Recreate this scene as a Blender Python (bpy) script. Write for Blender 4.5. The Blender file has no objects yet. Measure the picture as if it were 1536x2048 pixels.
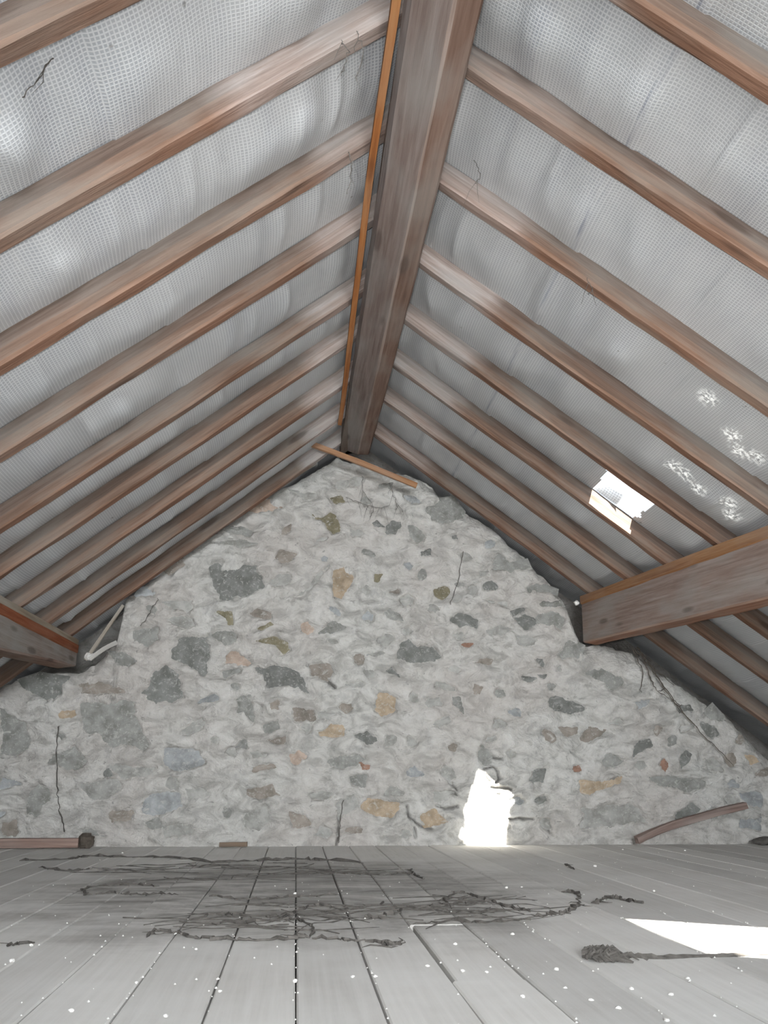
import bpy, math, random
import numpy as np
from mathutils import Vector, Matrix

# ------------------------------------------------------------------ camera, world, light, exposure
scene = bpy.context.scene
C = scene.collection
CAM_POS = np.array([0.0, 0.0, 0.36])
PITCH, YAW, ROLL = (math.radians(a) for a in (17.107, 5.579, 0.162))
def camera_axes():
    f = np.array([math.sin(YAW)*math.cos(PITCH), math.cos(YAW)*math.cos(PITCH), math.sin(PITCH)])
    r = np.array([math.cos(YAW), -math.sin(YAW), 0.0])
    u = np.cross(r, f)
    c, s = math.cos(ROLL), math.sin(ROLL)
    return r*c+u*s, u*c-r*s, f
cr, cu, cf = camera_axes()
cam_data = bpy.data.cameras.new('camera')
cam_data.lens = 1718.0/2048.0*36.0
cam_data.sensor_width = 36.0
cam_data.sensor_fit = 'AUTO'
cam_data.clip_start = 0.02
cam = bpy.data.objects.new('camera', cam_data)
C.objects.link(cam)
cam.matrix_world = Matrix(((cr[0], cu[0], -cf[0], CAM_POS[0]), (cr[1], cu[1], -cf[1], CAM_POS[1]), (cr[2], cu[2], -cf[2], CAM_POS[2]), (0, 0, 0, 1)))
scene.camera = cam

world = bpy.data.worlds.new('sky')
scene.world = world
world.use_nodes = True
bgn = world.node_tree.nodes['Background']
bgn.inputs['Color'].default_value = (0.80, 0.90, 1.0, 1)
bgn.inputs['Strength'].default_value = 2.5

sun_data = bpy.data.lights.new('sun', 'SUN')
sun_data.energy = 45.0
sun_data.angle = math.radians(0.53)
sun_data.color = (1.0, 0.95, 0.86)
sun = bpy.data.objects.new('sun', sun_data)
C.objects.link(sun)
SUN_DIR = Vector((-0.325, 1.0, -1.12)).normalized()
sun.rotation_euler = SUN_DIR.to_track_quat('-Z', 'Y').to_euler()
sun.location = (3, -4, 6)

# broad fill light from behind, at a window opening added in the unseen gable
fill_data = bpy.data.lights.new('added_window_fill', 'AREA')
fill_data.shape = 'RECTANGLE'
fill_data.size, fill_data.size_y = 1.3, 0.9
fill_data.energy = 270.0
fill_data.color = (0.93, 0.97, 1.0)
fill = bpy.data.objects.new('added_window_fill', fill_data)
C.objects.link(fill)
fill.location = (0.35, -3.74, 1.10)
fill.rotation_euler = (math.radians(90), 0, 0)

# the photographer's small flash, beside the lens
flash_data = bpy.data.lights.new('camera_flash', 'SPOT')
flash_data.energy = 165.0
flash_data.spot_size = math.radians(81)
flash_data.spot_blend = 1.0
flash_data.shadow_soft_size = 0.03
flash_data.color = (1.0, 0.98, 0.96)
flash = bpy.data.objects.new('camera_flash', flash_data)
C.objects.link(flash)
flash.location = (-0.03, -0.02, 0.42)
flash.rotation_euler = Vector((float(cf[0]), float(cf[1]), float(cf[2]))).to_track_quat('-Z', 'Y').to_euler()

scene.view_settings.view_transform = 'Standard'
scene.view_settings.look = 'None'
scene.view_settings.exposure = 0.2
scene.view_settings.gamma = 1.0
scene.view_settings.use_curve_mapping = False

# ------------------------------------------------------------------ helpers
random.seed(7)
rng = np.random.default_rng(11)
WALL_Y = 4.994
TL, TR = math.tan(math.radians(39.016)), math.tan(math.radians(36.617))
LZ, RZ = 2.096, 2.656            # rafter undersides: z = LZ + TL x   /   z = RZ - TR x
RAFTER_RISE = 0.100              # vertical depth of a rafter
def under_left(x): return LZ+TL*x
def under_right(x): return RZ-TR*x

def _hash(ix, iy, seed):
    h = (ix.astype(np.int64)*374761393+iy.astype(np.int64)*668265263+seed*2147483647) & 0xffffffff
    h = ((h ^ (h >> 13))*1274126177) & 0xffffffff
    h = (h ^ (h >> 16)) & 0xffffffff
    return h.astype(np.float64)/4294967295.0
def vnoise(x, y, seed=0):
    x = np.asarray(x, float); y = np.asarray(y, float)
    x0, y0 = np.floor(x), np.floor(y)
    fx, fy = x-x0, y-y0
    fx = fx*fx*(3-2*fx); fy = fy*fy*(3-2*fy)
    a, b = _hash(x0, y0, seed), _hash(x0+1, y0, seed)
    c, d = _hash(x0, y0+1, seed), _hash(x0+1, y0+1, seed)
    return (a*(1-fx)+b*fx)*(1-fy)+(c*(1-fx)+d*fx)*fy
def fbm(x, y, seed=0, octaves=4, gain=0.5):
    t, a, n = 0, 1.0, 0
    for o in range(octaves):
        t = t+a*(vnoise(np.asarray(x)*2**o+o*17.3, np.asarray(y)*2**o-o*9.1, seed+o)*2-1); n += a; a *= gain
    return t/n

def mesh_object(name, verts, faces, mat, parent=None, smooth=False, origin=None):
    verts = np.asarray(verts, float)
    if origin is None:
        lo, hi = verts.min(0), verts.max(0)
        origin = np.array([(lo[0]+hi[0])/2, (lo[1]+hi[1])/2, lo[2]])
    origin = np.asarray(origin, float)
    me = bpy.data.meshes.new(name)
    me.from_pydata((verts-origin).tolist(), [], [tuple(int(i) for i in f) for f in faces])
    me.materials.append(mat)
    if smooth:
        me.polygons.foreach_set('use_smooth', [True]*len(me.polygons))
    me.update()
    o = bpy.data.objects.new(name, me)
    C.objects.link(o)
    if parent is not None:
        o.parent = parent
        o.location = Vector(origin)-parent.location
    else:
        o.location = origin
    return o
def grid_mesh(name, P, mat, keep=None, smooth=True, origin=(0, 0, 0), parent=None):
    """P: (n,m,3) array of points; keep: (n-1,m-1) bool"""
    n, m = P.shape[:2]
    idx = np.arange(n*m).reshape(n, m)
    q = np.stack([idx[:-1, :-1], idx[1:, :-1], idx[1:, 1:], idx[:-1, 1:]], -1)
    q = q[keep] if keep is not None else q.reshape(-1, 4)
    me = bpy.data.meshes.new(name)
    V = P.reshape(-1, 3)-np.asarray(origin, float)
    me.vertices.add(len(V)); me.vertices.foreach_set('co', V.ravel())
    me.loops.add(len(q)*4); me.loops.foreach_set('vertex_index', q.ravel())
    me.polygons.add(len(q))
    me.polygons.foreach_set('loop_start', np.arange(len(q))*4)
    me.polygons.foreach_set('loop_total', np.full(len(q), 4))
    me.polygons.foreach_set('use_smooth', np.full(len(q), smooth))
    me.materials.append(mat)
    me.update(calc_edges=True); me.validate()
    o = bpy.data.objects.new(name, me); C.objects.link(o)
    o.location = origin
    if parent is not None: o.parent = parent
    return o
def empty(name, loc):
    o = bpy.data.objects.new(name, None); C.objects.link(o); o.location = loc; o.empty_display_size = 0.1
    return o
def tag(o, label, cat, group=None):
    o['label'] = label; o['category'] = cat
    if group: o['group'] = group
    return o
def structure(o, label=None):
    o['kind'] = 'structure'
    if label: o['label'] = label
    return o

def sweep(name, pts, side, up, section, mat, tints=None, wob=0.0, seed=0, caps=True, parent=None, smooth=False, tint_fn=None):
    """Sweep a cross-section (list of (a,b) or fn(t)->list) along pts; a runs along `side`, b along `up`.
    Writes a 'grain' vector attribute (along, a, b) and a per-corner 'tint' colour, one per section edge."""
    pts = np.asarray(pts, float); n = len(pts)
    side = np.asarray(side, float); up = np.asarray(up, float)
    seg = np.concatenate([[0], np.cumsum(np.linalg.norm(np.diff(pts, axis=0), axis=1))])
    V, G = [], []
    for i in range(n):
        sec = section(seg[i]/seg[-1]) if callable(section) else section
        s = side[i] if side.ndim == 2 else side
        u = up[i] if up.ndim == 2 else up
        for k, (a, b) in enumerate(sec):
            if wob:
                a = a+wob*float(fbm(seg[i]*5+k*1.7, seed*3.1+k*0.6, seed, 3))
                b = b+wob*float(fbm(seg[i]*5+k*1.7, seed*5.7+k*0.6+40, seed, 3))
            V.append(pts[i]+s*a+u*b); G.append((seg[i]+seed*3.7, a+seed*0.31, b+seed*0.17))
    m = len(sec)
    F = []
    for i in range(n-1):
        for k in range(m):
            k2 = (k+1) % m
            F.append((i*m+k, i*m+k2, (i+1)*m+k2, (i+1)*m+k))
    if caps:
        F.append(tuple(range(m-1, -1, -1))); F.append(tuple((n-1)*m+k for k in range(m)))
    o = mesh_object(name, V, F, mat, parent, smooth)
    me = o.data
    at = me.attributes.new('grain', 'FLOAT_VECTOR', 'POINT')
    at.data.foreach_set('vector', np.array(G, float).ravel())
    col = me.color_attributes.new('tint', 'FLOAT_COLOR', 'CORNER')
    data = []
    for fi, f in enumerate(F):
        body = fi < (n-1)*m
        i, k = divmod(fi, m)
        base = (1, 1, 1) if tints is None else (tints[k] if body else tints[0])
        for j, vi in enumerate(f):
            t = base
            if tint_fn: t = tint_fn(vi//m, seg[vi//m], k if body else 0, base)
            data.extend((t[0], t[1], t[2], 1.0))
    col.data.foreach_set('color', data)
    return o
def tube_parts(pts, radii, sides=5, seed=0, jag=0.0):
    pts = np.asarray(pts, float); n = len(pts); V, F = [], []
    for i in range(n):
        t = pts[min(i+1, n-1)]-pts[max(i-1, 0)]
        t = t/(np.linalg.norm(t)+1e-9)
        a = np.cross(t, [0.13, 0.21, 1.0]); a /= (np.linalg.norm(a)+1e-9)
        b = np.cross(t, a)
        for k in range(sides):
            r = radii[i]*(1+jag*(random.random()-0.5)*2)
            an = 2*math.pi*k/sides
            V.append(pts[i]+a*r*math.cos(an)+b*r*math.sin(an))
    for i in range(n-1):
        for k in range(sides):
            k2 = (k+1) % sides
            F.append((i*sides+k, i*sides+k2, (i+1)*sides+k2, (i+1)*sides+k))
    F.append(tuple(range(sides-1, -1, -1))); F.append(tuple((n-1)*sides+k for k in range(sides)))
    return V, F
def smooth_path(pts, per=6, jitter=0.0):
    pts = np.asarray(pts, float); out = []
    n = len(pts)
    for i in range(n-1):
        p0, p1, p2, p3 = pts[max(i-1, 0)], pts[i], pts[i+1], pts[min(i+2, n-1)]
        for j in range(per):
            t = j/per
            out.append(0.5*((2*p1)+(-p0+p2)*t+(2*p0-5*p1+4*p2-p3)*t*t+(-p0+3*p1-3*p2+p3)*t**3))
    out.append(pts[-1]); out = np.array(out)
    if jitter: out = out+rng.normal(0, jitter, out.shape)
    return out
def join(parts):
    V, F = [], []
    for v, f in parts:
        b = len(V); V.extend(v); F.extend([tuple(i+b for i in q) for q in f])
    return V, F

# ------------------------------------------------------------------ materials
def new_mat(name, rough=0.9):
    m = bpy.data.materials.new(name); m.use_nodes = True
    nt = m.node_tree; p = nt.nodes['Principled BSDF']
    p.inputs['Roughness'].default_value = rough
    p.inputs['Specular IOR Level'].default_value = 0.25
    return m, nt, p
def node(nt, kind, **kw):
    n = nt.nodes.new(kind)
    for k, v in kw.items(): setattr(n, k, v)
    return n
def ramp(nt, fac, stops):
    r = node(nt, 'ShaderNodeValToRGB')
    els = r.color_ramp.elements
    while len(els) > 1: els.remove(els[-1])
    els[0].position, els[0].color = stops[0][0], (*stops[0][1], 1)
    for p, c in stops[1:]:
        e = els.new(p); e.color = (*c, 1)
    nt.links.new(fac, r.inputs['Fac'])
    return r.outputs['Color']
def mix(nt, a, b, fac, mode='MIX'):
    m = node(nt, 'ShaderNodeMix', data_type='RGBA', blend_type=mode)
    for sock, v in ((m.inputs['A'], a), (m.inputs['B'], b)):
        if isinstance(v, tuple): sock.default_value = (*v, 1)
        else: nt.links.new(v, sock)
    if isinstance(fac, (int, float)): m.inputs['Factor'].default_value = fac
    else: nt.links.new(fac, m.inputs['Factor'])
    return m.outputs['Result']
def math_node(nt, op, a, b=None, clamp=False):
    m = node(nt, 'ShaderNodeMath', operation=op, use_clamp=clamp)
    for i, v in enumerate((a, b)):
        if v is None: continue
        if isinstance(v, (int, float)): m.inputs[i].default_value = v
        else: nt.links.new(v, m.inputs[i])
    return m.outputs[0]
def noise(nt, vec, scale, detail=4, rough=0.55, sc=None, distortion=0.0):
    n = node(nt, 'ShaderNodeTexNoise')
    n.inputs['Scale'].default_value = scale; n.inputs['Detail'].default_value = detail; n.inputs['Roughness'].default_value = rough
    n.inputs['Distortion'].default_value = distortion
    if sc:
        mp = node(nt, 'ShaderNodeMapping'); mp.inputs['Scale'].default_value = sc
        nt.links.new(vec, mp.inputs['Vector']); vec = mp.outputs['Vector']
    nt.links.new(vec, n.inputs['Vector'])
    return n.outputs['Fac']
def bump(nt, p, h, strength, dist):
    b = node(nt, 'ShaderNodeBump'); b.inputs['Strength'].default_value = strength; b.inputs['Distance'].default_value = dist
    nt.links.new(h, b.inputs['Height']); nt.links.new(b.outputs['Normal'], p.inputs['Normal'])

def wood_material(name, dark, mid, light, dust=(0.42, 0.40, 0.37), dust_amount=0.5):
    m, nt, p = new_mat(name, 0.85)
    a = node(nt, 'ShaderNodeAttribute', attribute_name='grain').outputs['Vector']
    t = node(nt, 'ShaderNodeAttribute', attribute_name='tint').outputs['Color']
    streak = noise(nt, a, 1.0, 6, 0.65, (2.2, 60, 60), 0.4)
    blotch = noise(nt, a, 1.0, 3, 0.5, (3.0, 9, 9))
    fine = noise(nt, a, 1.0, 3, 0.6, (14, 160, 160))
    c = ramp(nt, streak, [(0.28, dark), (0.5, mid), (0.72, light)])
    c = mix(nt, c, t, 1.0, 'MULTIPLY')
    df = ramp(nt, blotch, [(0.42, (0, 0, 0)), (0.68, (1, 1, 1))])
    c = mix(nt, c, mix(nt, dust, t, 0.5, 'MULTIPLY'), math_node(nt, 'MULTIPLY', df, dust_amount))
    kn = node(nt, 'ShaderNodeTexVoronoi'); kn.inputs['Scale'].default_value = 1.0
    mp = node(nt, 'ShaderNodeMapping'); mp.inputs['Scale'].default_value = (2.1, 9, 9)
    nt.links.new(a, mp.inputs['Vector']); nt.links.new(mp.outputs['Vector'], kn.inputs['Vector'])
    kf = ramp(nt, kn.outputs['Distance'], [(0.10, (1, 1, 1)), (0.17, (0, 0, 0))])
    c = mix(nt, c, tuple(v*0.55 for v in dark), math_node(nt, 'MULTIPLY', kf, 0.55))
    nt.links.new(c, p.inputs['Base Color'])
    bump(nt, p, math_node(nt, 'ADD', streak, math_node(nt, 'MULTIPLY', fine, 0.5)), 0.5, 0.006)
    return m
M = {}
M['rafter'] = wood_material('rafter_wood', (0.09, 0.059, 0.045), (0.150, 0.104, 0.081), (0.22, 0.164, 0.135), (0.205, 0.187, 0.167), 0.6)
M['beam'] = wood_material('beam_wood', (0.12, 0.086, 0.072), (0.19, 0.148, 0.13), (0.26, 0.218, 0.20), (0.27, 0.262, 0.25), 0.6)
M['orange'] = wood_material('orange_batten_wood', (0.24, 0.075, 0.02), (0.40, 0.15, 0.045), (0.48, 0.22, 0.08), (0.40, 0.26, 0.16), 0.35)
M['lath'] = wood_material('lath_wood', (0.19, 0.16, 0.13), (0.33, 0.29, 0.24), (0.44, 0.40, 0.35), (0.42, 0.42, 0.40), 0.5)
M['brown'] = wood_material('brown_stick_wood', (0.09, 0.065, 0.055), (0.20, 0.15, 0.13), (0.30, 0.24, 0.21), (0.33, 0.31, 0.29), 0.4)

def felt_material():
    m, nt, p = new_mat('woven_roofing_felt', 0.55)
    uv = node(nt, 'ShaderNodeAttribute', attribute_name='cloth').outputs['Vector']
    sx = node(nt, 'ShaderNodeSeparateXYZ'); nt.links.new(uv, sx.inputs[0])
    def thread(v, pitch, width):
        f = math_node(nt, 'FRACT', math_node(nt, 'DIVIDE', v, pitch))
        d = math_node(nt, 'ABSOLUTE', math_node(nt, 'SUBTRACT', f, 0.5))
        return ramp(nt, d, [(0.0, (1, 1, 1)), (width, (0.85, 0.85, 0.85)), (width+0.16, (0, 0, 0))])
    g = math_node(nt, 'MAXIMUM', thread(sx.outputs['X'], 0.0105, 0.10), thread(sx.outputs['Y'], 0.0105, 0.10))
    blot = noise(nt, uv, 2.2, 4, 0.6)
    streak = noise(nt, uv, 1.0, 4, 0.6, (9, 0.8, 1))
    base = ramp(nt, blot, [(0.3, (0.40, 0.425, 0.455)), (0.7, (0.51, 0.522, 0.54))])
    base = mix(nt, base, (0.28, 0.30, 0.36), math_node(nt, 'MULTIPLY', ramp(nt, streak, [(0.5, (0, 0, 0)), (0.75, (1, 1, 1))]), 0.5))
    c = mix(nt, base, (0.80, 0.815, 0.825), math_node(nt, 'MULTIPLY', g, 0.6))
    # printed lap line and its soot, z of 'cloth' is 1 on the line
    c = mix(nt, c, (0.16, 0.18, 0.27), math_node(nt, 'MULTIPLY', sx.outputs['Z'], math_node(nt, 'MULTIPLY', ramp(nt, noise(nt, uv, 1.0, 3, 0.6, (60, 5, 1)), [(0.4, (0, 0, 0)), (0.6, (1, 1, 1))]), 0.6)))
    spots = noise(nt, uv, 26, 2, 0.5)
    c = mix(nt, c, (0.16, 0.15, 0.14), ramp(nt, spots, [(0.74, (0, 0, 0)), (0.80, (0.7, 0.7, 0.7))]))
    nt.links.new(c, p.inputs['Base Color'])
    p.inputs['Specular IOR Level'].default_value = 0.35
    bump(nt, p, g, 0.35, 0.002)
    # worn thin spots that daylight soaks through
    worn = node(nt, 'ShaderNodeAttribute', attribute_name='worn').outputs['Fac']
    wf = math_node(nt, 'MULTIPLY', worn, ramp(nt, noise(nt, uv, 55, 3, 0.6), [(0.46, (0, 0, 0)), (0.56, (1, 1, 1))]))
    tr = node(nt, 'ShaderNodeBsdfTranslucent'); tr.inputs['Color'].default_value = (0.9, 0.92, 0.92, 1)
    ms = node(nt, 'ShaderNodeMixShader')
    nt.links.new(math_node(nt, 'MULTIPLY', wf, 0.055), ms.inputs[0]); nt.links.new(p.outputs[0], ms.inputs[1]); nt.links.new(tr.outputs[0], ms.inputs[2])
    nt.links.new(ms.outputs[0], nt.nodes['Material Output'].inputs['Surface'])
    return m
M['felt'] = felt_material()

def mortar_material():
    m, nt, p = new_mat('lime_mortar', 0.95)
    pos = node(nt, 'ShaderNodeNewGeometry').outputs['Position']
    big = noise(nt, pos, 1.6, 4, 0.6)
    mid = noise(nt, pos, 9, 5, 0.65)
    fine = noise(nt, pos, 55, 5, 0.7)
    pit = noise(nt, pos, 30, 3, 0.6, (1, 1, 1.6), 0.8)
    crag = noise(nt, pos, 8, 7, 0.66, (1, 1, 1.6), 1.0)
    c = ramp(nt, crag, [(0.30, (0.40, 0.395, 0.37)), (0.42, (0.56, 0.55, 0.52)), (0.52, (0.74, 0.73, 0.695)), (0.64, (0.84, 0.83, 0.80))])
    c = mix(nt, c, (0.47, 0.465, 0.45), math_node(nt, 'MULTIPLY', ramp(nt, mid, [(0.54, (0, 0, 0)), (0.64, (1, 1, 1))]), 0.5))
    c = mix(nt, c, (0.64, 0.57, 0.53), math_node(nt, 'MULTIPLY', ramp(nt, big, [(0.42, (0, 0, 0)), (0.62, (1, 1, 1))]), 0.35))
    c = mix(nt, c, (0.22, 0.21, 0.20), ramp(nt, pit, [(0.66, (0, 0, 0)), (0.74, (0.6, 0.6, 0.6))]))
    c = mix(nt, c, (0.80, 0.79, 0.76), ramp(nt, fine, [(0.60, (0, 0, 0)), (0.72, (0.4, 0.4, 0.4))]))
    painted_dark = node(nt, 'ShaderNodeAttribute', attribute_name='painted_dark').outputs['Fac']
    c = mix(nt, c, (0.10, 0.09, 0.08), math_node(nt, 'MULTIPLY', painted_dark, 0.85))
    nt.links.new(c, p.inputs['Base Color'])
    bump(nt, p, math_node(nt, 'ADD', crag, math_node(nt, 'MULTIPLY', fine, 0.5)), 1.0, 0.03)
    return m
M['mortar'] = mortar_material()

def stone_material():
    m, nt, p = new_mat('rubble_stone', 0.9)
    oc = node(nt, 'ShaderNodeObjectInfo').outputs['Color']
    pos = node(nt, 'ShaderNodeNewGeometry').outputs['Position']
    n1 = noise(nt, pos, 14, 4, 0.6); n2 = noise(nt, pos, 60, 4, 0.7)
    c = mix(nt, oc, (0.62, 0.62, 0.60), 1.0, 'MULTIPLY')
    c = mix(nt, c, oc, ramp(nt, n1, [(0.35, (0, 0, 0)), (0.6, (1, 1, 1))]))
    c = mix(nt, c, (0.58, 0.57, 0.54), ramp(nt, n2, [(0.56, (0, 0, 0)), (0.70, (0.55, 0.55, 0.55))]))
    wash = noise(nt, pos, 21, 6, 0.7, (1, 1, 1.4), 1.2)
    c = mix(nt, c, (0.58, 0.57, 0.545), ramp(nt, wash, [(0.56, (0, 0, 0)), (0.70, (0.7, 0.7, 0.7))]))
    nt.links.new(c, p.inputs['Base Color'])
    bump(nt, p, math_node(nt, 'ADD', n1, math_node(nt, 'MULTIPLY', n2, 0.4)), 0.5, 0.008)
    return m
M['stone'] = stone_material()

def floor_material():
    m, nt, p = new_mat('dusty_floor_board', 0.85)
    pos = node(nt, 'ShaderNodeNewGeometry').outputs['Position']
    oi = node(nt, 'ShaderNodeObjectInfo')
    grain = noise(nt, pos, 1.0, 5, 0.6, (70, 2.0, 1), 0.3)
    dusty = noise(nt, pos, 3.2, 5, 0.6)
    c = ramp(nt, grain, [(0.3, (0.56, 0.545, 0.515)), (0.7, (0.69, 0.675, 0.65))])
    c = mix(nt, c, (0.74, 0.735, 0.715), ramp(nt, dusty, [(0.35, (0.15, 0.15, 0.15)), (0.65, (0.75, 0.75, 0.75))]))
    tone = math_node(nt, 'ADD', math_node(nt, 'MULTIPLY', oi.outputs['Random'], 0.22), 0.86)
    cc = node(nt, 'ShaderNodeCombineColor')
    for i in range(3): nt.links.new(tone, cc.inputs[i])
    c = mix(nt, c, cc.outputs[0], 1.0, 'MULTIPLY')
    # sooty smears spread across the boards in the middle of the loft
    sp = node(nt, 'ShaderNodeSeparateXYZ'); nt.links.new(pos, sp.inputs[0])
    ex = math_node(nt, 'DIVIDE', math_node(nt, 'SUBTRACT', sp.outputs['X'], 0.0), 0.95)
    ey = math_node(nt, 'DIVIDE', math_node(nt, 'SUBTRACT', sp.outputs['Y'], 3.15), 1.15)
    r2 = math_node(nt, 'ADD', math_node(nt, 'MULTIPLY', ex, ex), math_node(nt, 'MULTIPLY', ey, ey))
    zone = ramp(nt, math_node(nt, 'ADD', r2, math_node(nt, 'MULTIPLY', math_node(nt, 'SUBTRACT', dusty, 0.5), 1.2)), [(0.35, (1, 1, 1)), (1.0, (0, 0, 0))])
    smear = noise(nt, pos, 1.0, 6, 0.72, (2.6, 6.0, 1), 1.2)
    sm = ramp(nt, smear, [(0.34, (0.15, 0.15, 0.15)), (0.48, (0.6, 0.6, 0.6)), (0.60, (1, 1, 1))])
    c = mix(nt, c, (0.20, 0.19, 0.175), math_node(nt, 'MULTIPLY', math_node(nt, 'MULTIPLY', zone, sm), 0.85))
    spk = noise(nt, pos, 120, 2, 0.5)
    c = mix(nt, c, (0.72, 0.71, 0.69), ramp(nt, spk, [(0.70, (0, 0, 0)), (0.76, (0.6, 0.6, 0.6))]))
    nt.links.new(c, p.inputs['Base Color'])
    bump(nt, p, grain, 0.25, 0.003)
    return m
M['floor'] = floor_material()
def plain(name, col, rough=0.9, var=0.35, scale=40):
    m, nt, p = new_mat(name, rough)
    pos = node(nt, 'ShaderNodeNewGeometry').outputs['Position']
    n = noise(nt, pos, scale, 4, 0.6)
    c = ramp(nt, n, [(0.3, tuple(v*(1-var) for v in col)), (0.7, tuple(min(1, v*(1+var)) for v in col))])
    nt.links.new(c, p.inputs['Base Color']); bump(nt, p, n, 0.4, 0.004)
    return m
M['dark'] = plain('dark_gap_dirt', (0.10, 0.096, 0.09))
M['web'] = plain('sooty_cobweb', (0.115, 0.107, 0.098), 1.0)
M['stem'] = plain('dry_dark_stem', (0.10, 0.085, 0.07), 0.9)
M['crumb'] = plain('white_plaster_crumb', (0.78, 0.77, 0.74), 0.9, 0.12)
M['render'] = plain('rear_wall_render', (0.55, 0.54, 0.51), 0.95, 0.2, 6)
M['slate'] = plain('roof_slate', (0.34, 0.33, 0.30), 0.7, 0.25, 12)
M['paint'] = plain('window_frame_paint', (0.6, 0.58, 0.54), 0.6, 0.1)
def glass_material():
    m, nt, p = new_mat('window_glass', 0.02)
    p.inputs['Transmission Weight'].default_value = 1.0; p.inputs['IOR'].default_value = 1.45
    return m
M['glass'] = glass_material()

# ------------------------------------------------------------------ stone gable wall
OUTLINE = [(-2.75, 0.0), (-2.0, 0.52), (-1.64, 0.83), (-1.48, 0.893), (-1.24, 0.91), (-1.15, 0.953), (-1.04, 1.067), (-1.008, 1.326), (-0.85, 1.477),
           (-0.663, 1.65), (-0.412, 1.85), (-0.209, 2.005), (0.09, 2.195), (0.197, 2.25), (0.30, 2.24), (0.40, 2.23), (0.525, 2.195), (0.728, 2.12), (0.898, 1.996),
           (1.174, 1.811), (1.504, 1.505), (1.603, 1.338), (1.681, 1.113), (1.97, 1.073), (2.248, 0.899), (2.521, 0.713), (2.757, 0.486), (3.1, 0.26), (3.5, 0.0)]
ox_, oz_ = np.array(OUTLINE).T
def felt_z(x): return np.minimum(LZ+RAFTER_RISE+TL*x, RZ+RAFTER_RISE-TR*x)
def gable_top(x):
    h = np.interp(x, ox_, oz_)+0.030*fbm(x*9, x*0+3.3, 5, 3)+0.014*fbm(x*30, x*0+1.3, 6, 2)
    return np.clip(np.minimum(h, felt_z(x)-0.012), 0.01, None)
def wall_low(x, z):
    return 0.024*fbm(x*1.4, z*1.4, 21, 2)+0.010*fbm(x*4.5, z*4.5, 22, 2)
def poly_sdf(px, pz, poly):
    n = len(poly); d = np.full(px.shape, 1e9); inside = np.zeros(px.shape, bool)
    for i in range(n):
        ax, az = poly[i]; bx, bz = poly[(i+1) % n]
        ex, ez = bx-ax, bz-az
        t = np.clip(((px-ax)*ex+(pz-az)*ez)/(ex*ex+ez*ez+1e-12), 0, 1)
        d = np.minimum(d, (px-ax-ex*t)**2+(pz-az-ez*t)**2)
        c = ((az > pz) != (bz > pz)) & (px < (bx-ax)*(pz-az)/((bz-az) if abs(bz-az) > 1e-9 else 1e-9)+ax)
        inside ^= c
    d = np.sqrt(d)
    return np.where(inside, -d, d)
def line_dist(px, pz, pts):
    d = np.full(px.shape, 1e9)
    for (ax, az), (bx, bz) in zip(pts[:-1], pts[1:]):
        ex, ez = bx-ax, bz-az
        t = np.clip(((px-ax)*ex+(pz-az)*ez)/(ex*ex+ez*ez+1e-12), 0, 1)
        d = np.minimum(d, (px-ax-ex*t)**2+(pz-az-ez*t)**2)
    return np.sqrt(d)

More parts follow.
